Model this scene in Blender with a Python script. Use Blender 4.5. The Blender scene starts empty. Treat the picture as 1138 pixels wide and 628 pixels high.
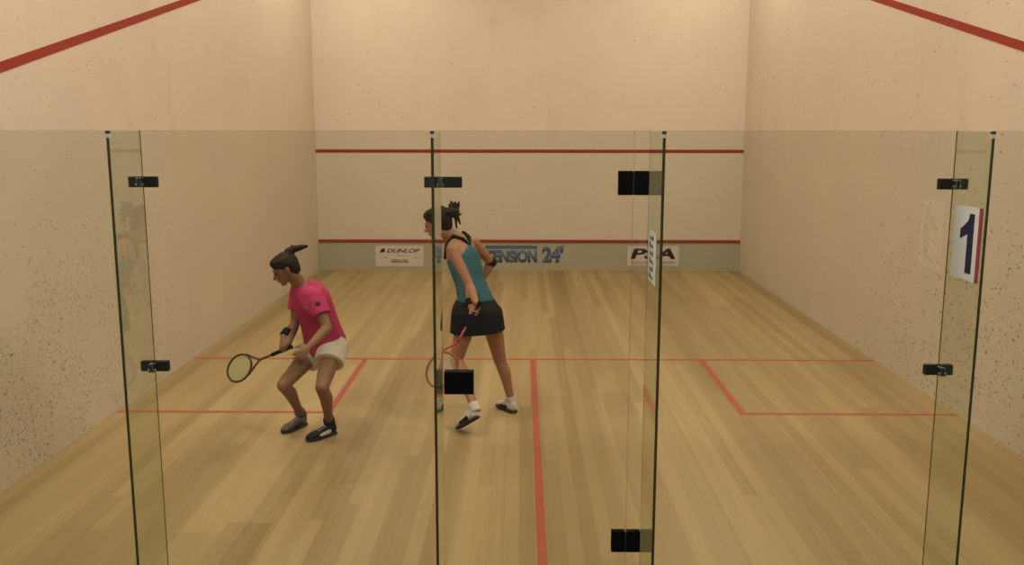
import bpy, bmesh, math, random
from mathutils import Vector, Matrix
random.seed(4)
V = Vector
scn = bpy.context.scene
col = scn.collection

# ------------------------------------------------------------------ camera
f_px, cx, cy, cz, yaw, pitch, roll = 1019.135, -0.10848, -4.09878, 2.13756, -0.010569, -0.16622, 0.00074
cyw, syw, cp, sp = math.cos(yaw), math.sin(yaw), math.cos(pitch), math.sin(pitch)
fw = V((syw*cp, cyw*cp, sp)); rt = V((cyw, -syw, 0)); up = rt.cross(fw)
c_, s_ = math.cos(roll), math.sin(roll)
rt, up = c_*rt + s_*up, -s_*rt + c_*up
cam = bpy.data.cameras.new('camera')
cam.sensor_width = 36; cam.sensor_fit = 'HORIZONTAL'; cam.lens = f_px/1138*36; cam.clip_start = .05
cam_o = bpy.data.objects.new('camera', cam); col.objects.link(cam_o)
cam_o.matrix_world = Matrix(((rt.x, up.x, -fw.x, cx), (rt.y, up.y, -fw.y, cy), (rt.z, up.z, -fw.z, cz), (0, 0, 0, 1)))
scn.camera = cam_o
CAM = V((cx, cy, cz))

# ------------------------------------------------------------------ world, lamps, exposure
scn.view_settings.view_transform = 'Standard'; scn.view_settings.look = 'None'
scn.view_settings.gamma = 1; scn.view_settings.use_curve_mapping = False
scn.view_settings.exposure = 0.07
w = bpy.data.worlds.new('world'); scn.world = w; w.use_nodes = True
w.node_tree.nodes['Background'].inputs[0].default_value = (1.0, .82, .62, 1)
w.node_tree.nodes['Background'].inputs[1].default_value = .03
CEIL = 5.7
LAMP_COL = (1.0, .85, .67); LAMP_W = 62
for ly, lw_ in ((1.0, 1.85), (4.9, .74), (7.9, .94)):
    for lx in (-2.35, 2.35):
        L = bpy.data.lights.new('court_lamp', 'AREA'); L.shape = 'RECTANGLE'; L.size = .5; L.size_y = 1.5
        L.energy = LAMP_W*lw_; L.color = LAMP_COL
        o = bpy.data.objects.new('court_lamp', L); o.location = (lx, ly, CEIL-.13); col.objects.link(o)
for gx in (-3.0, 3.0):
    L = bpy.data.lights.new('gallery_lamp', 'AREA'); L.size = .9; L.energy = 150; L.color = (1, .93, .84)
    o = bpy.data.objects.new('gallery_lamp', L); o.location = (gx, -3.4, CEIL-.1); col.objects.link(o)

# ------------------------------------------------------------------ helpers
def link(o, parent=None):
    col.objects.link(o)
    if parent is not None:
        o.parent = parent
        o.matrix_parent_inverse = Matrix.Translation(-parent.location)
    return o
def obj(name, bm, mat, parent=None, smooth=False):
    me = bpy.data.meshes.new(name)
    bmesh.ops.recalc_face_normals(bm, faces=bm.faces)
    bm.to_mesh(me); bm.free()
    for m in (mat if isinstance(mat, (list, tuple)) else [mat]): me.materials.append(m)
    if smooth:
        for p in me.polygons: p.use_smooth = True
    return link(bpy.data.objects.new(name, me), parent)
def tag(o, label=None, cat=None, group=None, kind=None):
    if label: o['label'] = label
    if cat: o['category'] = cat
    if group: o['group'] = group
    if kind: o['kind'] = kind
    return o
def empty(name, loc, label=None, cat=None, group=None, kind=None):
    o = bpy.data.objects.new(name, None); o.location = loc; o.empty_display_size = .1
    col.objects.link(o)
    return tag(o, label, cat, group, kind)
def box(bm, a, b, mi=0, bev=0):
    r = bmesh.ops.create_cube(bm, size=1)
    vs = r['verts']
    for v in vs:
        v.co = V([(a[i]+b[i])/2 + v.co[i]*abs(b[i]-a[i]) for i in range(3)])
    fs = set(f for v in vs for f in v.link_faces)
    for f in fs: f.material_index = mi
    if bev:
        es = set(e for v in vs for e in v.link_edges)
        bmesh.ops.bevel(bm, geom=list(es), offset=bev, segments=2, profile=.5, affect='EDGES')
    return vs
def boxo(name, a, b, mat, parent=None, bev=0):
    bm = bmesh.new(); box(bm, a, b, 0, bev); return obj(name, bm, mat, parent)
def hull(bm, balls):
    """convex hull of balls (centre, radius or (rx, ry, rz)[, matrix])"""
    t = bmesh.new()
    for bl in balls:
        c, r = V(bl[0]), bl[1]
        r = (r, r, r) if not isinstance(r, (tuple, list)) else r
        M = bl[2] if len(bl) > 2 else Matrix.Identity(3)
        vs = bmesh.ops.create_icosphere(t, subdivisions=2, radius=1)['verts']
        for v in vs: v.co = c + M @ V((v.co.x*r[0], v.co.y*r[1], v.co.z*r[2]))
    if len(balls) > 1:
        res = bmesh.ops.convex_hull(t, input=t.verts[:])
        dead = list({g for g in res['geom_interior'] + res['geom_unused'] if isinstance(g, bmesh.types.BMVert) and g.is_valid})
        if dead: bmesh.ops.delete(t, geom=dead, context='VERTS')
    tm = bpy.data.meshes.new('t'); t.to_mesh(tm); t.free(); bm.from_mesh(tm); bpy.data.meshes.remove(tm)
def chain(bm, pts):
    for a, b in zip(pts[:-1], pts[1:]): hull(bm, [a, b])
def loft(bm, rings, n=28, mi=0):
    """rings: (centre, u, v, ru, rv)"""
    prev = None; first = None
    for c, u, v, ru, rv in rings:
        cur = [bm.verts.new(V(c) + u*(ru*math.cos(2*math.pi*k/n)) + v*(rv*math.sin(2*math.pi*k/n))) for k in range(n)]
        if prev:
            for k in range(n):
                f = bm.faces.new((prev[k], prev[(k+1) % n], cur[(k+1) % n], cur[k])); f.material_index = mi
        else: first = cur
        prev = cur
    bm.faces.new(first[::-1]); bm.faces.new(prev)
def tube(bm, pts, r, n=10, closed=False):
    pts = [V(p) for p in pts]; N = len(pts); rings = []
    ref = None
    for i, p in enumerate(pts):
        if closed: t = (pts[(i+1) % N] - pts[i-1]).normalized()
        else: t = (pts[min(i+1, N-1)] - pts[max(i-1, 0)]).normalized()
        if ref is None: ref = t.orthogonal().normalized()
        u = (ref - t*ref.dot(t)).normalized(); ref = u; v = t.cross(u)
        rr = r(i/(N-1)) if callable(r) else r
        rings.append([bm.verts.new(p + u*rr*math.cos(2*math.pi*k/n) + v*rr*math.sin(2*math.pi*k/n)) for k in range(n)])
    for i in range(N if closed else N-1):
        a, b = rings[i], rings[(i+1) % N]
        off = 0
        if closed and i == N-1:
            off = min(range(n), key=lambda k: (a[0].co-b[k].co).length)
        for k in range(n): bm.faces.new((a[k], a[(k+1) % n], b[(k+1+off) % n], b[(k+off) % n]))
    if not closed: bm.faces.new(rings[0][::-1]); bm.faces.new(rings[-1])
def remesh(o, vox=.006, it=4, fac=.5):
    m = o.modifiers.new('remesh', 'REMESH'); m.mode = 'VOXEL'; m.voxel_size = vox; m.use_smooth_shade = True
    if it:
        s = o.modifiers.new('smooth', 'SMOOTH'); s.factor = fac; s.iterations = it
    return o
def basis(d, hint):
    d = d.normalized(); s = (hint - d*hint.dot(d)).normalized(); return d, s, d.cross(s)

# ------------------------------------------------------------------ materials
def mat(name, color=(.5, .5, .5), rough=.5, metal=0, spec=.5):
    m = bpy.data.materials.new(name); m.use_nodes = True
    b = m.node_tree.nodes['Principled BSDF']
    b.inputs['Base Color'].default_value = (*color, 1); b.inputs['Roughness'].default_value = rough
    b.inputs['Metallic'].default_value = metal; b.inputs['Specular IOR Level'].default_value = spec
    return m
class NG:
    def __init__(s, m): s.t = m.node_tree; s.b = s.t.nodes['Principled BSDF']
    def n(s, ty, **kw):
        nd = s.t.nodes.new(ty)
        for k, v in kw.items(): setattr(nd, k, v)
        return nd
    def val(s, sock, v):
        if hasattr(v, 'is_output') or isinstance(v, bpy.types.NodeSocket): s.t.links.new(v, sock)
        else: sock.default_value = v
    def m(s, op, a, b=0, c=0):
        nd = s.n('ShaderNodeMath', operation=op); s.val(nd.inputs[0], a); s.val(nd.inputs[1], b); s.val(nd.inputs[2], c)
        return nd.outputs[0]
    def mix(s, f, a, b, mode='MIX'):
        nd = s.n('ShaderNodeMix', data_type='RGBA', blend_type=mode); s.val(nd.inputs[0], f)
        s.val(nd.inputs[6], a if isinstance(a, bpy.types.NodeSocket) else (*a, 1)); s.val(nd.inputs[7], b if isinstance(b, bpy.types.NodeSocket) else (*b, 1))
        return nd.outputs[2]
    def noise(s, vec, scale, det=3, rough=.5):
        nd = s.n('ShaderNodeTexNoise'); s.t.links.new(vec, nd.inputs['Vector'])
        nd.inputs['Scale'].default_value = scale; nd.inputs['Detail'].default_value = det; nd.inputs['Roughness'].default_value = rough
        return nd.outputs[0]
    def mapping(s, vec, scale=(1, 1, 1), loc=(0, 0, 0)):
        nd = s.n('ShaderNodeMapping'); s.t.links.new(vec, nd.inputs[0]); nd.inputs['Scale'].default_value = scale; nd.inputs['Location'].default_value = loc
        return nd.outputs[0]
    def ss(s, v, lo, hi):
        nd = s.n('ShaderNodeMapRange', interpolation_type='SMOOTHSTEP'); s.t.links.new(v, nd.inputs[0])
        nd.inputs[1].default_value = lo; nd.inputs[2].default_value = hi
        return nd.outputs[0]
def fabric(name, color, rough=.85, var=.25, scale=22):
    m = mat(name, color, rough, spec=.2); g = NG(m)
    tc = g.n('ShaderNodeTexCoord').outputs['Object']
    f = g.noise(tc, scale, 4)
    g.val(g.b.inputs['Base Color'], g.mix(f, tuple(c*(1-var) for c in color), tuple(min(1, c*(1+var)) for c in color)))
    bp = g.n('ShaderNodeBump'); bp.inputs['Strength'].default_value = .35; bp.inputs['Distance'].default_value = .01
    g.val(bp.inputs['Height'], g.noise(tc, 14, 3)); g.val(g.b.inputs['Normal'], bp.outputs[0])
    return m

# court walls: painted plaster with ball marks
def wall_mat(name, base, side):
    m = mat(name, base, .62, spec=.35); g = NG(m)
    tc = g.n('ShaderNodeTexCoord').outputs['Object']
    sep = g.n('ShaderNodeSeparateXYZ'); g.t.links.new(tc, sep.inputs[0])
    y, z = sep.outputs[1], sep.outputs[2]
    mott = g.noise(tc, .8, 5, .6)
    c = g.mix(mott, tuple(v*.90 for v in base), tuple(min(1, v*1.07) for v in base))
    blot = g.ss(g.noise(g.mapping(tc, (1, 1, .55), (3, 1, 7)), 2.6, 4, .6), .53, .75)
    c = g.mix(g.m('MULTIPLY', blot, .22), c, tuple(v*k for v, k in zip(base, (.80, .74, .66))))
    # ball marks: small dark smears, thick where balls hit low near the back of the side walls
    low = g.m('SUBTRACT', 1, g.ss(z, .25, 2.0))
    if side:
        back = g.m('SUBTRACT', 1, g.ss(y, 1.0, 5.2)); dens = g.m('ADD', g.m('MULTIPLY', g.m('MULTIPLY', low, back), .72), .02)
    else:
        dens = g.m('ADD', g.m('MULTIPLY', low, .04), .03)
    clump = g.noise(g.mapping(tc, (1, 1, 1), (9, 2, 4)), 1.9, 3)
    dens = g.m('MULTIPLY', dens, g.ss(clump, .30, .62))
    for sc, rad, st, seed in ((24, .30, .62, 0), (42, .36, .55, 5), (75, .38, .45, 9)):
        vor = g.n('ShaderNodeTexVoronoi'); vor.inputs['Scale'].default_value = sc
        wob = g.n('ShaderNodeVectorMath', operation='ADD'); g.t.links.new(g.mapping(tc, (1, .75, 1), (seed, seed, seed)), wob.inputs[0])
        nn = g.n('ShaderNodeTexNoise'); nn.inputs['Scale'].default_value = 40; g.t.links.new(tc, nn.inputs['Vector'])
        sc2 = g.n('ShaderNodeVectorMath', operation='SCALE'); g.t.links.new(nn.outputs[1], sc2.inputs[0]); sc2.inputs['Scale'].default_value = .025
        g.t.links.new(sc2.outputs[0], wob.inputs[1]); g.t.links.new(wob.outputs[0], vor.inputs['Vector'])
        sc3 = g.n('ShaderNodeSeparateXYZ'); g.t.links.new(vor.outputs['Color'], sc3.inputs[0])
        on = g.m('LESS_THAN', sc3.outputs[0], dens)
        dot = g.m('SUBTRACT', 1, g.ss(vor.outputs['Distance'], rad*.4, rad))
        c = g.mix(g.m('MULTIPLY', g.m('MULTIPLY', on, dot), st), c, (.10, .085, .06))
    g.val(g.b.inputs['Base Color'], c)
    bp = g.n('ShaderNodeBump'); bp.inputs['Strength'].default_value = .12; bp.inputs['Distance'].default_value = .01
    g.val(bp.inputs['Height'], g.noise(tc, 6, 6)); g.val(g.b.inputs['Normal'], bp.outputs[0])
    return m
WALL = (.66, .575, .47)
M_side = wall_mat('side_wall_plaster', WALL, True)
M_front = wall_mat('front_wall_plaster', WALL, False)
M_ceil = fabric('ceiling_paint', (.62, .58, .50), .9, .03, 3)
M_carpet = fabric('gallery_carpet', (.07, .07, .08), .95, .2, 40)
M_gwall = fabric('gallery_wall_paint', (.16, .14, .12), .9, .05, 3)

def floor_mat():
    m = mat('maple_boards', (.5, .3, .12), .38, spec=.4); g = NG(m)
    tc = g.n('ShaderNodeTexCoord').outputs['Object']
    sep = g.n('ShaderNodeSeparateXYZ'); g.t.links.new(tc, sep.inputs[0]); x, y = sep.outputs[0], sep.outputs[1]
    def boards(width, length, seed):
        xs = g.m('DIVIDE', g.m('ADD', x, 20+seed*.013), width); ix = g.m('FLOOR', xs)
        wn = g.n('ShaderNodeTexWhiteNoise', noise_dimensions='1D'); g.t.links.new(g.m('ADD', ix, seed), wn.inputs['W'])
        ys = g.m('ADD', g.m('DIVIDE', y, length), g.m('MULTIPLY', wn.outputs[0], 7))
        cmb = g.n('ShaderNodeCombineXYZ'); g.t.links.new(ix, cmb.inputs[0]); g.t.links.new(g.m('FLOOR', ys), cmb.inputs[1]); cmb.inputs[2].default_value = seed
        w2 = g.n('ShaderNodeTexWhiteNoise', noise_dimensions='3D'); g.t.links.new(cmb.outputs[0], w2.inputs['Vector'])
        return xs, ys, w2.outputs[0]
    xs, ys, r1 = boards(.083, 4.5, 3)
    _, _, r2 = boards(.249, 14., 11)
    grain = g.noise(g.mapping(tc, (38, 1.6, 1)), 1.0, 4, .6)
    broad = g.noise(g.mapping(tc, (2.6, .16, 1)), 1.0, 3, .55)
    t = g.m('ADD', g.m('ADD', g.m('MULTIPLY', r1, .26), g.m('MULTIPLY', r2, .26)), g.m('ADD', g.m('MULTIPLY', grain, .22), g.m('MULTIPLY', broad, .60)))
    t = g.ss(t, .30, 1.04)
    c = g.mix(t, (.255, .170, .066), (.455, .325, .155))
    edge = g.m('ABSOLUTE', g.m('SUBTRACT', g.m('FRACT', xs), .5)); gap = g.ss(edge, .480, .498)
    c = g.mix(g.m('MULTIPLY', gap, .35), c, (.12, .07, .03))
    g.val(g.b.inputs['Base Color'], c)
    g.val(g.b.inputs['Roughness'], g.m('ADD', .30, g.m('MULTIPLY', grain, .18)))
    return m
M_floor = floor_mat()

def paint(name, color, rough=.6, var=.12, scale=9):
    m = mat(name, color, rough, spec=.3); g = NG(m)
    tc = g.n('ShaderNodeTexCoord').outputs['Object']
    g.val(g.b.inputs['Base Color'], g.mix(g.noise(tc, scale, 4), tuple(c*(1-var) for c in color), tuple(min(1, c*(1+var)) for c in color)))
    return m
M_red = paint('red_wall_line', (.30, .030, .016))
M_redfl = paint('red_floor_line', (.40, .085, .048), .45, .2)
M_tin = paint('tin_board_paint', (.40, .37, .27), .6, .06, 3)
M_white = paint('sign_white', (.60, .55, .50), .5, .04)
M_wsign = paint('number_sign_white', (.88, .90, .90), .4, .03)
M_navy = paint('navy_print', (.012, .014, .075), .5, .1)
M_blackprint = paint('black_print', (.035, .014, .012), .5, .1)
M_greyprint = paint('faded_grey_print', (.28, .22, .18), .6, .1)
M_blueprint = paint('blue_print', (.085, .135, .23), .6, .12, 20)
M_redprint = paint('red_print', (.45, .05, .07), .5, .1)
M_black = paint('black_coated_metal', (.006, .006, .007), .45, .2, 30)
M_clamp = paint('dark_clamp_metal', (.050, .054, .046), .4, .2, 30)
M_steel = mat('brushed_steel', (.42, .44, .42), .35, 1); NG(M_steel)
M_cap = paint('pale_corner_cap', (.62, .62, .56), .5, .05)

def glass_mat(name, dens):
    m = bpy.data.materials.new(name); m.use_nodes = True; nt = m.node_tree; nt.nodes.clear()
    out = nt.nodes.new('ShaderNodeOutputMaterial'); gl = nt.nodes.new('ShaderNodeBsdfGlass')
    gl.inputs['Roughness'].default_value = 0; gl.inputs['IOR'].default_value = 1.5; gl.inputs['Color'].default_value = (.985, .99, .98, 1)
    va = nt.nodes.new('ShaderNodeVolumeAbsorption'); va.inputs['Color'].default_value = (.52, .70, .52, 1); va.inputs['Density'].default_value = dens
    nt.links.new(gl.outputs[0], out.inputs['Surface']); nt.links.new(va.outputs[0], out.inputs['Volume'])
    return m
M_glass = glass_mat('tempered_glass', 23); M_finglass = glass_mat('thick_fin_glass', 21)
M_edge = paint('glass_cut_edge', (.060, .062, .022), .35, .25, 12)

# ------------------------------------------------------------------ room
W, D = 3.2, 9.75
fl = tag(boxo('floor', (-W-.15, -.08, -.12), (W+.15, D+.15, 0), M_floor), kind='structure')
tag(boxo('floor', (-5, -8, -.12), (5, -.081, -.002), M_carpet), kind='structure')
tag(boxo('wall_front', (-W-.15, D, 0), (W+.15, D+.15, CEIL), M_front), kind='structure')
wl = tag(boxo('wall_left', (-W-.15, -.02, 0), (-W, D, CEIL), M_side), kind='structure')
wr = tag(boxo('wall_right', (W, -.02, 0), (W+.15, D, CEIL), M_side), kind='structure')
tag(boxo('ceiling', (-5.15, -8.15, CEIL), (5.15, D+.15, CEIL+.1), M_ceil), kind='structure')
tag(boxo('wall_back', (-5, -8.15, 0), (5, -8, CEIL), M_gwall), kind='structure')
tag(boxo('wall_gallery_left', (-5.15, -8, 0), (-5, .1, CEIL), M_gwall), kind='structure')
tag(boxo('wall_gallery_right', (5, -8, 0), (5.15, .1, CEIL), M_gwall), kind='structure')
tag(boxo('wall_return_left', (-5, -.02, 0), (-W-.15, .1, CEIL), M_gwall), kind='structure')
tag(boxo('wall_return_right', (W+.15, -.02, 0), (5, .1, CEIL), M_gwall), kind='structure')
# painted lines (1 mm of paint)
e1 = .0015
tag(boxo('trim_1', (-W, D-e1, 1.78), (W, D, 1.83), M_red), kind='structure')       # service line
def sloped(name, sx):
    bm = bmesh.new(); vs = []
    zf, zb = 4.57, 2.13; hw = .032
    for dx in (0, -sx*e1):
        for (yy, zz) in ((D, zf-hw), (D, zf+hw), (-.02, zb+hw), (-.02, zb-hw)): vs.append(bm.verts.new((sx*W+dx, yy, zz)))
    for a in ((0, 1, 2, 3), (7, 6, 5, 4), (0, 4, 5, 1), (1, 5, 6, 2), (2, 6, 7, 3), (3, 7, 4, 0)): bm.faces.new([vs[i] for i in a])
    return tag(obj(name, bm, M_red), kind='structure')
sloped('trim_2', -1); sloped('trim_3', 1)
def fline(name, x0, x1, y0, y1): boxo(name, (x0, y0, 0), (x1, y1, .001), M_redfl, fl)
fline('short_line', -W, W, 4.26, 4.31)
fline('half_court_line', -.025, .025, -.03, 4.26)
fline('service_box_back_line', -W, -1.55, 2.61, 2.66); fline('service_box_back_line', 1.55, W, 2.61, 2.66)
fline('service_box_side_line', -1.60, -1.55, 2.66, 4.26); fline('service_box_side_line', 1.55, 1.60, 2.66, 4.26)

# tin
tin = empty('tin', (0, D-.02, 0), 'grey beige board along the foot of the front wall with a red top line', 'tin')
boxo('board', (-W+.004, D-.022, .001), (W-.004, D-.003, .43), M_tin, tin)
boxo('red_top_line', (-W+.004, D-.034, .431), (W-.004, D-.003, .475), M_red, tin, bev=.006)
YT = D-.0225

def text(name, body, x, z, h, wid, material, parent, y=None, bold=.0, shear=0., align='LEFT', M=None, thick=.0012):
    """letters lying in the XZ plane facing -Y (or placed by M), as mesh, fitted to width and cap height"""
    cu = bpy.data.curves.new(name, 'FONT'); cu.body = body; cu.size = 1; cu.shear = shear; cu.offset = bold; cu.extrude = 0; cu.fill_mode = 'BOTH'
    to = bpy.data.objects.new('tmp', cu); col.objects.link(to)
    dg = bpy.context.evaluated_depsgraph_get(); dg.update()
    me = bpy.data.meshes.new_from_object(to.evaluated_get(dg)); bpy.data.objects.remove(to)
    xs = [v.co.x for v in me.vertices]; ys = [v.co.y for v in me.vertices]
    x0, x1, y0, y1 = min(xs), max(xs), min(ys), max(ys)
    for v in me.vertices:
        a = (v.co.x-x0)/(x1-x0)*wid; b = (v.co.y-y0)/(y1-y0)*h
        v.co = M @ V((a, b, 0)) if M else V((x+a, y, z+b))
    bm = bmesh.new(); bm.from_mesh(me); bpy.data.meshes.remove(me)
    ext = bmesh.ops.extrude_face_region(bm, geom=bm.faces[:])
    nrm = (M.to_3x3() @ V((0, 0, 1))) if M else V((0, -1, 0))
    for g_ in ext['geom']:
        if isinstance(g_, bmesh.types.BMVert): g_.co += nrm*thick
    return obj(name, bm, material, parent)

# signs on the tin
s1 = empty('advertising_sign', (-1.96, YT, .06), 'white sign with italic black lettering on the tin, left of the players', 'sign', 'sponsor signs along the tin')
boxo('plate', (-2.335, YT-.004, .065), (-1.60, YT-.0005, .385), M_white, s1)
text('lettering', 'DUNLOP', -2.16, .275, .062, .50, M_blackprint, s1, YT-.004, .02, .35)
bm = bmesh.new()
for pts in (((-2.27, .277), (-2.20, .277), (-2.18, .337), (-2.235, .337)),):
    a = [bm.verts.new((p[0], YT-.004, p[1])) for p in pts]; b = [bm.verts.new((p[0], YT-.0055, p[1])) for p in pts]
    bm.faces.new(a); bm.faces.new(b[::-1])
    for k in range(4): bm.faces.new((a[k], a[(k+1) % 4], b[(k+1) % 4], b[k]))
obj('arrow_mark', bm, M_blackprint, s1)
bm = bmesh.new()
for x0, x1, z0, z1 in ((-2.10, -1.83, .12, .15), (-2.09, -1.95, .155, .172), (-1.92, -1.84, .155, .172), (-2.23, -2.14, .195, .203), (-1.74, -1.65, .195, .203), (-2.05, -1.83, .225, .231)):
    box(bm, (x0, YT-.0052, z0), (x1, YT-.004, z1))
obj('small_print', bm, M_greyprint, s1)
s2 = empty('advertising_sign', (-.03, YT, .1), 'blue capital lettering and a large 24 on the tin, beside the teal topped player', 'sign', 'sponsor signs along the tin')
boxo('blue_band', (-.66, YT-.003, .335), (.125, YT-.0005, .388), M_blueprint, s2)
text('lettering', 'TENSION', -.66, .125, .195, .785, M_blueprint, s2, YT-.0005, .06)
text('lettering', "24'", .205, .125, .26, .32, M_blueprint, s2, YT-.0005, .055)
s3 = empty('advertising_sign', (1.89, YT, .1), 'white sign with three wide black letters on the tin, at its right end', 'sign', 'sponsor signs along the tin')
boxo('plate', (1.50, YT-.004, .085), (2.275, YT-.0005, .385), M_white, s3)
text('lettering', 'PSA', 1.545, .185, .165, .68, M_blackprint, s3, YT-.004, .035, .18)
boxo('red_rule', (1.55, YT-.0055, .135), (2.23, YT-.004, .146), M_redprint, s3)
bm = bmesh.new()
for k in range(15):
    box(bm, (1.56+k*.044, YT-.0052, .108), (1.56+k*.044+.032, YT-.004, .122))
obj('small_print', bm, M_greyprint, s3)

# ------------------------------------------------------------------ glass back wall
GH, T = 2.13, .012
def glass_box(name, a, b, big, parent=None, gm=None):
    """glass sheet: big faces (axis index big) are clear, the narrow cut faces green"""
    bm = bmesh.new(); box(bm, a, b)
    bmesh.ops.recalc_face_normals(bm, faces=bm.faces)
    for f in bm.faces:
        n = f.normal; f.material_index = 0 if abs(n[big]) > .9 else 1
    return obj(name, bm, [gm or M_glass, M_edge], parent)
FX = [-1.805, -.475, .462, 1.805]
tag(glass_box('window_1', (-W+.002, 0, .012), (FX[0]-.003, T, GH), 1), kind='structure')
tag(glass_box('window_2', (FX[0]+.003, 0, .012), (FX[1]-.003, T, GH), 1), kind='structure')
tag(glass_box('window_3', (.3895, 0, .012), (FX[3]-.003, T, GH), 1), kind='structure')
tag(glass_box('window_4', (FX[3]+.003, 0, .012), (W-.002, T, GH), 1), kind='structure')
door = empty('door_1', (0, 0, 0), kind='structure')
glass_box('door_glass', (FX[1]+.005, 0, .014), (.3855, T, GH), 1, door)
def plate(bm, x0, x1, z0, z1):
    box(bm, (x0, -.010, z0), (x1, -.0005, z1), 0, .002); box(bm, (x0, T+.0005, z0), (x1, T+.010, z1), 0, .002)
def screws(nm, pts, par):
    for x, z in pts:
        bm = bmesh.new()
        r = bmesh.ops.create_cone(bm, cap_ends=True, segments=16, radius1=.006, radius2=.005, depth=.003)
        bmesh.ops.rotate(bm, verts=r['verts'], cent=(0, 0, 0), matrix=Matrix.Rotation(math.pi/2, 3, 'X'))
        bmesh.ops.translate(bm, verts=r['verts'], vec=(x, -.0110, z))
        obj(nm, bm, M_black, par)
for z0 in (1.846, .153):
    bm = bmesh.new(); plate(bm, .320, .3845, z0, z0+.107); h = obj('hinge', bm, M_black, door)
    bm = bmesh.new(); plate(bm, .3905, .455, z0, z0+.107); obj('hinge_leaf', bm, M_black, h)
    bm = bmesh.new(); tube(bm, [(.3875, -.012, z0+.004), (.3875, -.012, z0+.103)], .004, 10); obj('hinge_pin', bm, M_clamp, h)
    screws('screw', ((.352, z0+.03), (.352, z0+.077), (.423, z0+.03), (.423, z0+.077)), h)
bm = bmesh.new(); box(bm, (-.464, -.024, .930), (-.328, -.0005, 1.037), 0, .003); box(bm, (-.464, T+.0005, .930), (-.328, T+.02, 1.037), 0, .003)
lk = obj('lock', bm, M_black, door)
bm = bmesh.new(); r = bmesh.ops.create_cone(bm, cap_ends=True, segments=20, radius1=.011, radius2=.011, depth=.006)
bmesh.ops.rotate(bm, verts=r['verts'], cent=(0, 0, 0), matrix=Matrix.Rotation(math.pi/2, 3, 'X')); bmesh.ops.translate(bm, verts=r['verts'], vec=(-.43, -.026, .984))
obj('keyhole', bm, M_black, lk)

fins = []
names = ['leftmost glass support fin with two dark clamps on the back wall', 'glass support fin left of the door with one dark clamp, seen edge on',
         'glass support fin right of the door, with a white lettered sticker', 'rightmost glass support fin carrying the white number sign']
for i, x in enumerate(FX):
    r = empty('glass_fin', (x, -.16, 0), names[i], 'glass fin', 'upright glass fins bracing the back wall')
    y0 = (-.315, -.315, -.375, -.312)[i]
    glass_box('fin_sheet', (x-T/2, y0, .002), (x+T/2, -.001, GH-.005), 0, r, M_finglass)
    boxo('corner_cap', (x-T/2-.003, y0-.004, GH-.030), (x+T/2+.003, y0+.014, GH-.014), M_cap, r)
    boxo('top_bead', (x-T/2-.002, y0-.002, GH-.014), (x+T/2+.002, y0+.012, GH-.002), M_clamp, r)
    spots = {0: (1.902, 1.055), 1: (1.902,), 2: (), 3: (1.897, 1.050)}[i]
    for zc in spots:
        hz = .024
        bm = bmesh.new()
        xa, xb = x-.068, x+.068
        if i == 1: xa, xb = x-.068, x+.100
        # outer plates either side of the fin, plates inside the court, and angle lugs that grip the fin
        box(bm, (xa, -.010, zc-hz), (x-T/2-.001, -.0005, zc+hz), 0, .002); box(bm, (x+T/2+.001, -.010, zc-hz), (xb, -.0005, zc+hz), 0, .002)
        box(bm, (xa, T+.0005, zc-hz), (xb, T+.009, zc+hz), 0, .002)
        cl = obj('clamp', bm, M_clamp, r)
        for sx in (-1, 1):
            bm = bmesh.new(); box(bm, (x+sx*(T/2+.0005), -.052, zc-hz+.004), (x+sx*(T/2+.008), -.0105, zc+hz-.004), 0, .0015); obj('fin_lug', bm, M_steel, cl)
        for sx in (-1, 1):
            bm = bmesh.new(); tube(bm, [(x+sx*.0145, -.034, zc-.012), (x+sx*.022, -.034, zc-.012)], .008, 12); obj('bolt', bm, M_steel, cl)
    fins.append(r)

# number sign on the rightmost fin (faces the middle of the wall)
xs_ = FX[3]-T/2
ns = empty('number_sign', (xs_, -.17, 1.5), 'white sign with a navy number 1 stuck on the right glass fin', 'sign')
boxo('plate', (xs_-.003, -.268, 1.498), (xs_-.0002, -.052, 1.812), M_wsign, ns)
boxo('red_edge', (xs_-.003, -.293, 1.498), (xs_-.0002, -.268, 1.812), M_redprint, ns)
bm = bmesh.new()
P1 = [(.135, .03), (.135, .285), (.095, .285), (.085, .255), (.06, .228), (.035, .215), (.035, .172), (.062, .182), (.085, .198), (.085, .03)]
P1 = [(a+.045 if a > .08 else a+.03, b) for a, b in P1]
a = [bm.verts.new((xs_-.003, -.052-p[0], 1.498+p[1])) for p in P1]; b = [bm.verts.new((xs_-.0045, -.052-p[0], 1.498+p[1])) for p in P1]
bm.faces.new(a); bm.faces.new(b[::-1])
for k in range(len(P1)): bm.faces.new((a[k], a[(k+1) % len(P1)], b[(k+1) % len(P1)], b[k]))
obj('numeral', bm, M_navy, ns)

# lettered strip on the fin right of the door
xe = FX[2]-T/2
st = empty('sticker', (xe, -.17, 1.49), 'narrow white sticker strip with dark marks on the fin right of the door', 'sticker')
boxo('strip', (xe-.0015, -.275, 1.478), (xe-.0002, -.040, 1.700), paint('sticker_white', (.74, .75, .66), .5, .03), st)
bm = bmesh.new()
for k in range(6):
    z0 = 1.495+k*.034
    box(bm, (xe-.003, -.20, z0), (xe-.0015, -.10, z0+.012)); box(bm, (xe-.003, -.20 if k % 2 else -.12, z0), (xe-.0015, -.18 if k % 2 else -.10, z0+.024))
obj('lettering', bm, paint('sticker_print', (.17, .20, .17), .6), st)

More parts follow.
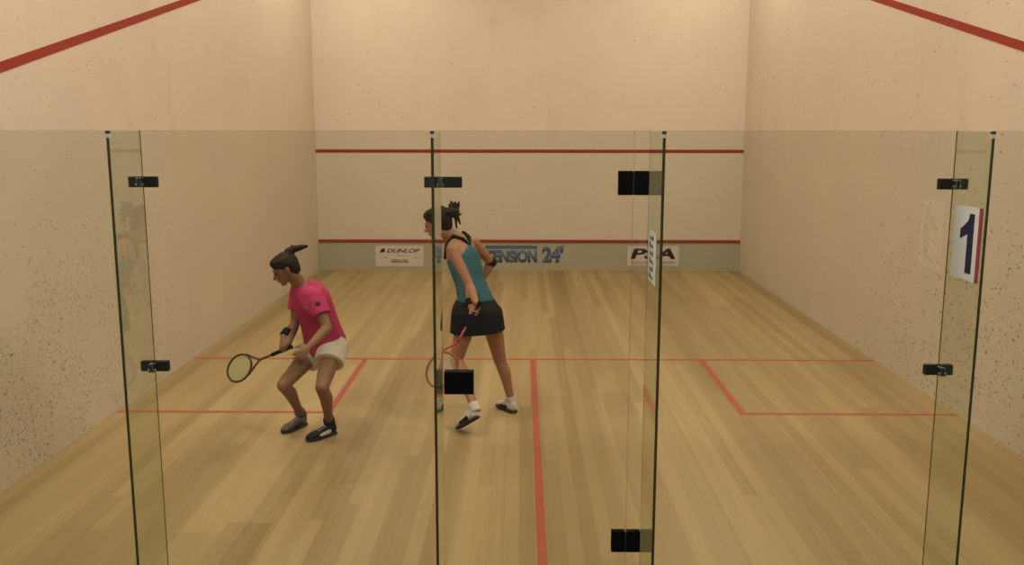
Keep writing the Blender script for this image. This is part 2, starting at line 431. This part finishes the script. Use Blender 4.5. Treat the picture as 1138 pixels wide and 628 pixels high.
# ------------------------------------------------------------------ ceiling lamps of the court
M_house = paint('lamp_housing_white', (.7, .68, .62), .5, .03)
for ly in (1.0, 4.9, 7.9):
    for side, lx in (('left', -2.35), ('right', 2.35)):
        t = empty('ceiling_light', (lx, ly, CEIL-.12), 'white housed court light hanging over the %s side, %s' % (side, {1.0: 'nearest the glass', 4.9: 'middle of its row', 7.9: 'nearest the front wall'}[ly]), 'light', 'lights over the court')
        bm = bmesh.new()
        for a_, b_ in (((lx-.3, ly-.8, CEIL-.12), (lx-.27, ly+.8, CEIL-.001)), ((lx+.27, ly-.8, CEIL-.12), (lx+.3, ly+.8, CEIL-.001)),
                       ((lx-.27, ly-.8, CEIL-.12), (lx+.27, ly-.77, CEIL-.001)), ((lx-.27, ly+.77, CEIL-.12), (lx+.27, ly+.8, CEIL-.001)), ((lx-.27, ly-.77, CEIL-.03), (lx+.27, ly+.77, CEIL-.001))):
            box(bm, a_, b_)
        obj('housing', bm, M_house, t)

# ------------------------------------------------------------------ people
def skin(name, c):
    m = mat(name, c, .55, spec=.35); g = NG(m)
    tc = g.n('ShaderNodeTexCoord').outputs['Object']
    g.val(g.b.inputs['Base Color'], g.mix(g.noise(tc, 9, 4), tuple(v*.86 for v in c), tuple(min(1, v*1.12) for v in c)))
    g.b.inputs['Subsurface Weight'].default_value = .05; g.b.inputs['Subsurface Radius'].default_value = (.02, .008, .004)
    return m
M_skinA = skin('tan_skin', (.25, .125, .060)); M_skinB = skin('fair_skin', (.36, .165, .090))
M_hair = fabric('dark_brown_hair', (.018, .009, .005), .6, .5, 60)
M_pink = fabric('pink_jersey', (.44, .040, .115), .8, .15)
M_pinkdark = fabric('dark_plum_print', (.10, .012, .06), .8, .1)
M_wshort = fabric('white_shorts_cloth', (.60, .54, .44), .85, .08)
M_teal = fabric('teal_jersey', (.036, .110, .135), .8, .15)
M_blackcloth = fabric('black_cloth', (.008, .007, .009), .85, .3)
M_shoeblack = fabric('black_shoe', (.010, .010, .012), .6, .3)
M_shoewhite = fabric('white_shoe', (.55, .50, .44), .6, .06)
M_shoegrey = fabric('grey_brown_shoe', (.12, .085, .055), .6, .2)
M_sole = fabric('shoe_sole', (.03, .022, .018), .7, .2)
M_eye = mat('dark_eye', (.01, .008, .006), .2); M_lip = skin('lips', (.28, .08, .05))

def hand(bm, wrist, d, palm_n, thumb_s, k=1.0, grip=None, curl=.5):
    """palm and five fingers; d to the fingertips, palm_n out of the palm, thumb_s towards the thumb side"""
    d = d.normalized(); n = (palm_n - d*palm_n.dot(d)).normalized(); s = d.cross(n)
    if s.dot(thumb_s) < 0: s = -s
    Mx = Matrix((s, d, n)).transposed()
    P = lambda a, b, c: V(wrist) + s*a*k + d*b*k + n*c*k
    # palm: flattened hull
    hull(bm, [(P(0, 0, 0), (.023*k, .02*k, .017*k), Mx), (P(.022, .085, 0), (.014*k, .014*k, .011*k), Mx), (P(-.028, .078, 0), (.013*k, .013*k, .010*k), Mx), (P(.022, .03, .004), (.015*k, .016*k, .013*k), Mx)])
    for j, (a, ln) in enumerate(((.030, .070), (.010, .078), (-.010, .072), (-.030, .056))):
        seg = (ln*.46, ln*.31, ln*.23); ang = 0; p = P(a, .086-abs(j-1)*.003, 0); r = .0085
        pts = [(p, r*k)]
        steps = (1.05, 1.25, .9) if grip else (curl*.6, curl, curl*.7)
        for q, sg in enumerate(seg):
            ang += steps[q]
            p = p + (d*math.cos(ang) + n*math.sin(ang))*sg*k + s*(a*.06*k)
            r -= .0008; pts.append((p, r*k))
        chain(bm, pts)
    # thumb from the side of the palm near its base
    if grip: tp = [P(.026, .028, .006), P(.046, .050, .022), P(.040, .072, .042), P(.022, .082, .050)]
    else: tp = [P(.026, .026, .004), P(.048, .048, .010), P(.058, .072, .014), P(.062, .092, .018)]
    chain(bm, [(tp[0], .013*k), (tp[1], .0105*k), (tp[2], .0095*k), (tp[3], .0082*k)])
    return P(0, .088, .028)

def head(bm, c, f, u, k=1.0):
    """skull, jaw, nose, ears; f face direction, u up"""
    f, s, u2 = f.normalized(), None, None
    s = u.cross(f).normalized(); u = f.cross(s).normalized()
    Mx = Matrix((f, s, u)).transposed(); P = lambda a, b, e: c + f*a*k + s*b*k + u*e*k
    hull(bm, [(P(-.010, 0, .030), (.092*k, .074*k, .082*k), Mx), (P(.032, 0, -.015), (.052*k, .056*k, .062*k), Mx)])
    hull(bm, [(P(.035, 0, -.035), (.045*k, .048*k, .045*k), Mx), (P(.062, 0, -.088), (.020*k, .022*k, .018*k), Mx), (P(0, 0, -.03), (.06*k, .062*k, .05*k), Mx)])
    hull(bm, [(P(.082, 0, .012), .007*k), (P(.108, 0, -.030), (.011*k, .011*k, .008*k), Mx), (P(.085, .011, -.034), .006*k), (P(.085, -.011, -.034), .006*k)])
    hull(bm, [(P(.082, .022, .022), .008*k), (P(.082, -.022, .022), .008*k)])               # brow
    hull(bm, [(P(.085, .012, -.056), .007*k), (P(.085, -.012, -.056), .007*k)])             # lips
    for sg in (-1, 1): hull(bm, [(P(-.002, sg*.074, .008), (.016*k, .006*k, .020*k), Mx), (P(.002, sg*.070, -.024), (.008*k, .006*k, .010*k), Mx)])
    return P, Mx

def shoe(parent, heel, toe, upv, m_up, m_side, k=1.0):
    """low court shoe: upper, sole, side panel and laces; heel and toe are points on the sole's underside"""
    heel, toe = V(heel), V(toe); L = (toe-heel).length; a = (toe-heel).normalized(); s = upv.cross(a).normalized(); u = a.cross(s).normalized()
    Mx = Matrix((a, s, u)).transposed(); P = lambda x, y, z: heel + a*x*L + s*y + u*z
    bm = bmesh.new()
    hull(bm, [(P(.13, 0, .045), (.034, .033, .032), Mx), (P(.72, 0, .036), (.055, .044, .024), Mx), (P(.90, 0, .028), (.028, .034, .016), Mx)])
    hull(bm, [(P(.13, 0, .055), (.032, .031, .040), Mx), (P(.40, 0, .060), (.03, .028, .022), Mx), (P(.62, 0, .045), (.03, .034, .018), Mx)])
    sh = remesh(obj('shoe', bm, m_up, parent), .006, 3)
    bm = bmesh.new(); hull(bm, [(P(.12, 0, .011), (.036, .036, .012), Mx), (P(.45, 0, .011), (.04, .033, .012), Mx), (P(.75, 0, .011), (.05, .048, .012), Mx), (P(.91, 0, .013), (.028, .036, .012), Mx)])
    obj('sole', bm, M_sole, sh, True)
    bm = bmesh.new()
    for sg in (-1, 1):
        hull(bm, [(P(.34, sg*.034, .040), (.020, .006, .016), Mx), (P(.60, sg*.040, .034), (.022, .006, .012), Mx)])
    obj('side_panel', bm, m_side, sh, True)
    bm = bmesh.new()
    for q in range(4):
        x = .42+q*.065; tube(bm, [P(x, -.022, .076-q*.006), P(x, 0, .084-q*.006), P(x, .022, .076-q*.006)], .0028, 6)
    obj('laces', bm, M_shoewhite, sh, True)
    return sh

def racket(name, butt, tip, wdir, label, m_rim, m_throat, m_str, k=1.0):
    butt, tip = V(butt), V(tip); a = (tip-butt).normalized(); wv = (wdir - a*wdir.dot(a)).normalized(); n = a.cross(wv)
    L = .685*k; tip = butt + a*L
    r = empty(name, butt, label, 'racket'); P = lambda x, y, z=0: butt + a*x*k + wv*y*k + n*z*k
    bm = bmesh.new()
    tube(bm, [P(.0, 0), P(.008, 0), P(.02, 0), P(.10, 0), P(.19, 0), P(.20, 0)], lambda t: (.0165 if t < .25 else .0145)*k, 12)
    obj('grip', bm, M_blackcloth, r, True)
    bm = bmesh.new(); tube(bm, [P(.195, 0), P(.30, 0), P(.345, 0)], .0085*k, 10); obj('shaft', bm, m_throat, r, True)
    cx0, ra, rb = .550, .130, .098
    bm = bmesh.new()
    for sg in (-1, 1):
        tube(bm, [P(.335, sg*.004), P(.37, sg*.022), P(.41, sg*.048), P(.455, sg*.074), P(.480, sg*.084)], .0075*k, 8)
    obj('throat', bm, m_throat, r, True)
    bm = bmesh.new(); tube(bm, [P(cx0+ra*math.cos(q*math.pi/24), rb*math.sin(q*math.pi/24)) for q in range(48)], .0085*k, 8, True)
    obj('rim', bm, m_rim, r, True)
    bm = bmesh.new()
    for q in range(-8, 9):
        y = q*.0108; h = ra*math.sqrt(max(0, 1-(y/rb)**2)); tube(bm, [P(cx0-h, y), P(cx0+h, y)], .0014*k, 4)
    for q in range(-11, 12):
        x = q*.0108; h = rb*math.sqrt(max(0, 1-(x/ra)**2)); tube(bm, [P(cx0+x, -h), P(cx0+x, h)], .0014*k, 4)
    obj('strings', bm, m_str, r)
    return r

def frame_vec(p, q): return (V(q)-V(p)).normalized()

def build_person(J, root, F, k, Mskin, female=True):
    """one continuous body from pelvis to fingertips; returns bmesh"""
    bm = bmesh.new()
    hp = (J['lh']+J['rh'])/2; nk = J['nk']
    spine = (nk-hp).normalized(); side_h = (J['lh']-J['rh']).normalized(); side_s = (J['ls']-J['rs']).normalized()
    def ring(t, ru, rv, off=0):
        sd = side_h.lerp(side_s, min(1, max(0, t))).normalized(); sd = (sd - spine*sd.dot(spine)).normalized(); fr = sd.cross(spine)
        if fr.dot(F) < 0: fr = -fr
        return (hp + (nk-hp)*t + fr*off, sd, fr, ru*k, rv*k)
    loft(bm, [ring(-.13, .075, .07), ring(-.05, .150, .105), ring(.10, .155, .112), ring(.28, .128, .095), ring(.42, .118, .088), ring(.58, .132, .100), ring(.75, .150, .108), ring(.88, .140, .085), ring(.97, .085, .06), ring(1.03, .05, .05)])
    for h, kn, an in (('lh', 'lk', 'la'), ('rh', 'rk', 'ra')):
        H, K, A = J[h], J[kn], J[an]
        m = H.lerp(K, .45); cd = K.lerp(A, .30)
        back = -(F - (A-K).normalized()*F.dot((A-K).normalized())).normalized()
        chain(bm, [(H, .088*k), (m, .074*k), (K, .051*k)])
        chain(bm, [(K, .050*k), (cd + back*.014, .051*k), (K.lerp(A, .62)+back*.006, .039*k), (A, .033*k)])
    for s_n, e_n, w_n in (('ls', 'le', 'lw'), ('rs', 're', 'rw')):
        S, E_, W_ = J[s_n], J[e_n], J[w_n]
        hull(bm, [(nk.lerp(S, .35) - spine*.03, .050*k), (S, .052*k)])
        chain(bm, [(S, .052*k), (S.lerp(E_, .5), .044*k), (E_, .036*k)]); chain(bm, [(E_, .036*k), (E_.lerp(W_, .3), .037*k), (W_, .024*k)])
    return bm, ring

def neck_head(bm, J, fdir, udir, k):
    hc = J['hd']; P, Mx = head(bm, hc, fdir, udir, k)
    chain(bm, [(J['nk']-V((0, 0, .02)), .056*k), (P(-.02, 0, -.06), .050*k)])
    return P, Mx
def face_bits(P, Mx, par, k):
    for sg in (-1, 1):
        bm = bmesh.new(); hull(bm, [(P(.079, sg*.030, .004), (.008*k, .014*k, .007*k), Mx)]); obj('eye', bm, M_eye, par, True)
    bm = bmesh.new(); hull(bm, [(P(.091, .016, -.056), .0035*k), (P(.091, -.016, -.056), .0035*k)]); obj('mouth', bm, M_lip, par, True)
    for sg in (-1, 1):
        bm = bmesh.new(); hull(bm, [(P(.088, sg*.018, .024), .0035*k), (P(.080, sg*.044, .026), .003*k)]); obj('eyebrow', bm, M_hair, par, True)

# --- player in pink -------------------------------------------------
A = {n: V(p) for n, p in dict(la=(-1.463, 2.11, .101), lk=(-1.450, 1.86, .416), lh=(-1.422, 2.13, .635), rh=(-1.556, 2.28, .610), rk=(-1.753, 2.02, .388), ra=(-1.712, 2.30, .099),
     nk=(-1.600, 2.00, 1.112), hd=(-1.680, 1.93, 1.214), ls=(-1.478, 1.865, 1.035), rs=(-1.657, 2.16, 1.02), le=(-1.385, 1.79, .845), lw=(-1.468, 1.62, .760), re=(-1.680, 2.12, .802), rw=(-1.690, 1.96, .700)).items()}
kA = .92
FA = V((-.86, -.50, 0)).normalized()
pA = empty('person', (-1.58, 2.2, 0), 'squash player in pink shirt and white shorts stooping left with a racket held low', 'person')
bm, ringA = build_person(A, pA, FA, kA, M_skinA)
PA, MxA = neck_head(bm, A, V((-.80, -.38, -.42)), V((-.35, -.15, 1)), kA*1.0)
# racket of the pink player
buttA = V((-1.665, 1.94, .680)); tipA = V((-2.204, 2.217, .419)); aA = (tipA-buttA).normalized()
vv = (buttA-CAM).normalized(); pp = vv.cross(aA).normalized(); nn = aA.cross(pp)
# right hand grips the handle: knuckles round the grip axis
gA = buttA + aA*.06
dA = (gA - A['rw']).normalized()
def grip_hand(bm, W_, axis_pt, axis, thumb_toward, k, side_hint):
    """hand whose grip axis passes through axis_pt along axis"""
    # palm normal perpendicular to the handle axis and to the hand direction
    d = side_hint - axis*side_hint.dot(axis); d.normalize(); n = axis.cross(d).normalized()
    if n.dot(V(axis_pt)-V(W_)) < 0: n = -n
    wr_ = V(axis_pt) - d*.088*k - n*.028*k
    hand(bm, wr_, d, n, thumb_toward, k, grip=True)
    return wr_
wA = grip_hand(bm, A['rw'], gA, aA, aA, kA, V((-.15, -.5, -.85)))
chain(bm, [(A['re'], .034*kA), (A['re'].lerp(wA, .35), .035*kA), (wA, .023*kA)])
lfd = (A['lw']-A['le']).normalized()
hand(bm, A['lw'], lfd, V((-.3, .9, 0)), V((-.2, 0, 1)), kA, curl=.55)
chain(bm, [(A['lw'], .024*kA), (A['lw']+lfd*.02, .021*kA)])
bodyA = remesh(obj('body', bm, M_skinA, pA), .0055, 3)
face_bits(PA, MxA, pA, kA)
# hair
def hair_cap(bm, P, Mx, k):
    hull(bm, [(P(-.020, 0, .040), (.094*k, .083*k, .086*k), Mx), (P(.030, 0, .070), (.060*k, .062*k, .045*k), Mx)])
    hull(bm, [(P(-.030, 0, .02), (.082*k, .080*k, .070*k), Mx), (P(-.055, 0, -.035), (.045*k, .055*k, .040*k), Mx)])
bm = bmesh.new(); hair_cap(bm, PA, MxA, kA)
# ponytail flying up and back
pt0 = PA(-.075, 0, .10)
chain(bm, [(pt0, .030), (pt0+V((.035, .01, .018)), .026), (pt0+V((.080, .01, .030)), .020), (pt0+V((.120, .02, .038)), .010)])
hA = remesh(obj('hair', bm, M_hair, pA), .005, 3)
bm = bmesh.new(); tc_ = pt0+V((.022, .005, .012))
tube(bm, [tc_+V((0, math.cos(q*.5236)*.031, math.sin(q*.5236)*.031)) for q in range(12)], .006, 8, True); obj('hair_tie', bm, M_pinkdark, hA, True)
# shirt
def frust(bm, a, b, ra, rb, n=20, e=0):
    a, b = V(a), V(b); d = (b-a).normalized(); u = d.orthogonal().normalized(); v = d.cross(u)
    loft(bm, [(a, u, v, ra, ra), (a.lerp(b, .5), u, v, (ra+rb)/2, (ra+rb)/2), (b, u, v, rb, rb)], n)
bm = bmesh.new()
loft(bm, [ringA(.00, .184, .150), ringA(.06, .188, .152, -.008), ringA(.20, .180, .142, -.012), ringA(.40, .172, .134, -.020), ringA(.58, .176, .142, -.020), ringA(.75, .184, .146, -.018), ringA(.88, .160, .110, -.022), ringA(.97, .098, .078), ringA(1.00, .074, .066)])
for s_n, e_n in (('ls', 'le'), ('rs', 're')):
    S, E_ = A[s_n], A[e_n]; hull(bm, [(A['nk'].lerp(S, .3)-V((0, 0, .05)), .066), (S, .064), (S-V((0, 0, .07)).lerp(V((0, 0, 0)), 0)+FA*.012, .060)]); frust(bm, S.lerp(E_, -.05), S.lerp(E_, .58), .062, .064)
shA = remesh(obj('shirt', bm, M_pink, pA), .006, 4)
bm = bmesh.new()   # dark round print on the near sleeve
S, E_ = A['ls'], A['le']; cpt = S.lerp(E_, .30); out = (CAM-cpt).normalized(); out = (out-(E_-S).normalized()*out.dot((E_-S).normalized())).normalized()
hull(bm, [(cpt+out*.050, (.022, .018, .024)), (cpt+out*.050+V((.012, 0, -.012)), (.016, .016, .016))])
obj('sleeve_print', bm, M_pinkdark, shA, True)
# shorts
bm = bmesh.new()
loft(bm, [ringA(-.16, .120, .105), ringA(-.08, .170, .130), ringA(.02, .172, .132), ringA(.10, .165, .126)])
for h, kn in (('lh', 'lk'), ('rh', 'rk')): frust(bm, A[h].lerp(A[kn], -.1), A[h].lerp(A[kn], .40), .104, .104)
remesh(obj('shorts', bm, M_wshort, pA), .006, 3)
# wristband
bm = bmesh.new(); dw = (wA-A['re']).normalized(); frust(bm, wA-dw*.065, wA-dw*.012, .040, .036); remesh(obj('wristband', bm, M_blackcloth, pA), .004, 2)
# socks and shoes
def sock(par, an, kn, m, r=.040): bm_ = bmesh.new(); d_ = (kn-an).normalized(); frust(bm_, an-d_*.04, an+d_*.03, r, r+.001); remesh(obj('sock', bm_, m, par), .005, 2)
sock(pA, A['la'], A['lk'], M_blackcloth); sock(pA, A['ra'], A['rk'], M_shoegrey)
shoe(pA, (-1.425, 2.150, 0), (-1.590, 1.960, 0), V((0, 0, 1)), M_shoeblack, M_shoewhite)
shoe(pA, (-1.685, 2.345, 0), (-1.800, 2.125, 0), V((0, 0, 1)), M_shoegrey, M_shoeblack)
M_rimA = paint('dark_olive_racket', (.05, .04, .02), .4, .2, 30); M_strA = paint('pale_green_strings', (.42, .50, .22), .5, .05)
M_thA = paint('brown_racket_shaft', (.09, .04, .025), .4, .2)
rA = racket('squash_racket', buttA, tipA, pp*.92 + nn*.39, 'dark framed racket with pale green strings held low by the pink shirted player', M_rimA, M_thA, M_strA, .96)

# --- player in teal -------------------------------------------------
B = {n: V(p) for n, p in dict(ra=(-.186, 2.68, .092), rk=(-.268, 2.66, .400), rh=(-.345, 2.52, .812), lh=(-.490, 2.38, .820), lk=(-.581, 2.36, .484), la=(-.441, 2.14, .200),
     nk=(-.585, 2.62, 1.350), hd=(-.722, 2.60, 1.452), ls=(-.605, 2.485, 1.270), rs=(-.475, 2.76, 1.290), le=(-.481, 2.40, 1.020), lw=(-.430, 2.26, .925), re=(-.342, 2.90, 1.118), rw=(-.430, 2.86, .97)).items()}
kB = .95
FB = V((-.76, .65, 0)).normalized()
pB = empty('person', (-.36, 2.45, 0), 'squash player in teal racerback top and black skort seen from behind, stepping left', 'person')
bm, ringB = build_person(B, pB, FB, kB, M_skinB)
PB, MxB = neck_head(bm, B, V((-.93, .22, -.30)), V((-.18, .05, 1)), 1.03)
buttB = V((-.396, 2.22, .942)); tipB = V((-.736, 2.12, .35)); aB = (tipB-buttB).normalized()
gB = buttB + aB*.07
wB = grip_hand(bm, B['lw'], gB, aB, aB, kB, V((.10, -.62, -.78)))
chain(bm, [(B['le'], .036*kB), (B['le'].lerp(wB, .35), .037*kB), (wB, .024*kB)])
rfd = (B['rw']-B['re']).normalized(); hand(bm, B['rw'], rfd, V((-.5, -.7, 0)), V((-.3, .3, .5)), kB, curl=.6)
bodyB = remesh(obj('body', bm, M_skinB, pB), .0055, 3)
face_bits(PB, MxB, pB, 1.03)
bm = bmesh.new(); hair_cap(bm, PB, MxB, 1.05)
bun = PB(-.125, 0, .050); chain(bm, [(PB(-.07, 0, .04), .042), (bun, .040)])
for q in range(16):   # loose strands of the messy bun
    an = q*2*math.pi/16; dd = V((math.cos(an)*.6+.35, .3*math.sin(3*an), math.sin(an)+.35)).normalized(); ln = .045+.03*((q*7) % 5)/4
    chain(bm, [(bun+dd*.02, .014), (bun+dd*ln+V((.01, 0, .01)), .007)])
for q, (dx, dz) in enumerate(((.05, -.03), (.06, -.06), (.035, -.08))):
    chain(bm, [(bun, .016), (bun+V((dx*.7, -.01, dz*.4)), .012), (bun+V((dx, -.01, dz*1.5)), .007)])
hB = remesh(obj('hair', bm, M_hair, pB), .005, 2)
bm = bmesh.new(); tc_ = PB(-.095, 0, .045); ax_ = (bun-PB(-.07, 0, .04)).normalized(); u_ = ax_.orthogonal().normalized(); v_ = ax_.cross(u_)
tube(bm, [tc_+u_*math.cos(q*.5236)*.041+v_*math.sin(q*.5236)*.041 for q in range(12)], .005, 8, True); obj('hair_tie', bm, M_blackcloth, hB, True)
# racerback top
bm = bmesh.new()
loft(bm, [ringB(.09, .158, .118), ringB(.14, .158, .118), ringB(.28, .142, .108), ringB(.42, .134, .102), ringB(.58, .144, .113), ringB(.72, .146, .120), ringB(.78, .120, .112), ringB(.84, .075, .098), ringB(.90, .050, .088)])
topB = remesh(obj('racerback_top', bm, M_teal, pB), .006, 3)
# straps over the shoulders
sdv = (B['ls']-B['rs']).normalized(); spB = (B['nk']-(B['lh']+B['rh'])/2).normalized(); frB = sdv.cross(spB)
if frB.dot(FB) < 0: frB = -frB
bm = bmesh.new()
cb = B['nk'] - spB*.10 - frB*.085*kB
for sg in (-1, 1):
    pts = [cb, B['nk'] - spB*.035 - frB*.072 + sdv*sg*.045, B['nk'] + spB*.012 - frB*.02 + sdv*sg*.075, B['nk'] - spB*.03 + frB*.055 + sdv*sg*.080, B['nk'] - spB*.11 + frB*.100 + sdv*sg*.075]
    chain(bm, [(p_, .016) for p_ in pts])
obj('strap', bm, M_blackcloth, topB, True)
# skort
bm = bmesh.new()
hpB = (B['lh']+B['rh'])/2; uu = (B['lh']-B['rh']); uu.z = 0; uu.normalize(); wv_ = V((0, 0, 1)).cross(uu)
hem = (B['lh'].lerp(B['lk'], .33)+B['rh'].lerp(B['rk'], .33))/2
top_ = hpB + spB*.105; mid_ = hpB + spB*.02
sh_ = uu*.012
loft(bm, [(top_, uu, wv_, .152, .118), (mid_.lerp(top_, .5)+sh_, uu, wv_, .176, .142), (mid_+sh_, uu, wv_, .200, .162), (mid_.lerp(hem, .5)+sh_, uu, wv_, .212, .170), (hem+sh_, uu, wv_, .222, .172), (hem+sh_-V((0, 0, .012)), uu, wv_, .225, .172)])
remesh(obj('skort', bm, M_blackcloth, pB), .006, 3)
bm = bmesh.new(); dw = (wB-B['le']).normalized(); frust(bm, wB-dw*.06, wB-dw*.012, .038, .036); remesh(obj('wristband', bm, M_blackcloth, pB), .004, 2)
bm = bmesh.new(); dw = (B['re']-B['rs']).normalized(); frust(bm, B['re']-dw*.03, B['re']+dw*.02, .041, .041); remesh(obj('elbow_shadow_ring', bm, M_blackcloth, pB), .004, 2)  # black ring stands in for the shadow at the right elbow
sock(pB, B['ra'], B['rk'], M_shoewhite); sock(pB, B['la'], B['lk'], M_shoewhite)
shoe(pB, (-.155, 2.62, 0), (-.29, 2.82, 0), V((0, 0, 1)), M_shoewhite, M_shoeblack)
shoe(pB, (-.405, 2.085, .135), (-.560, 2.215, .004), V((-.5, .45, .75)), M_shoewhite, M_shoeblack)
M_rimB = paint('orange_brown_racket', (.30, .13, .04), .4, .15, 30); M_thB = paint('red_racket_throat', (.42, .06, .055), .4, .1); M_strB = paint('pale_strings', (.55, .50, .40), .5, .05)
vv = (buttB-CAM).normalized(); pp = vv.cross(aB).normalized()
rB = racket('squash_racket', buttB, tipB, pp, 'orange rimmed racket with red throat hanging from the teal topped player hand', M_rimB, M_thB, M_strB)
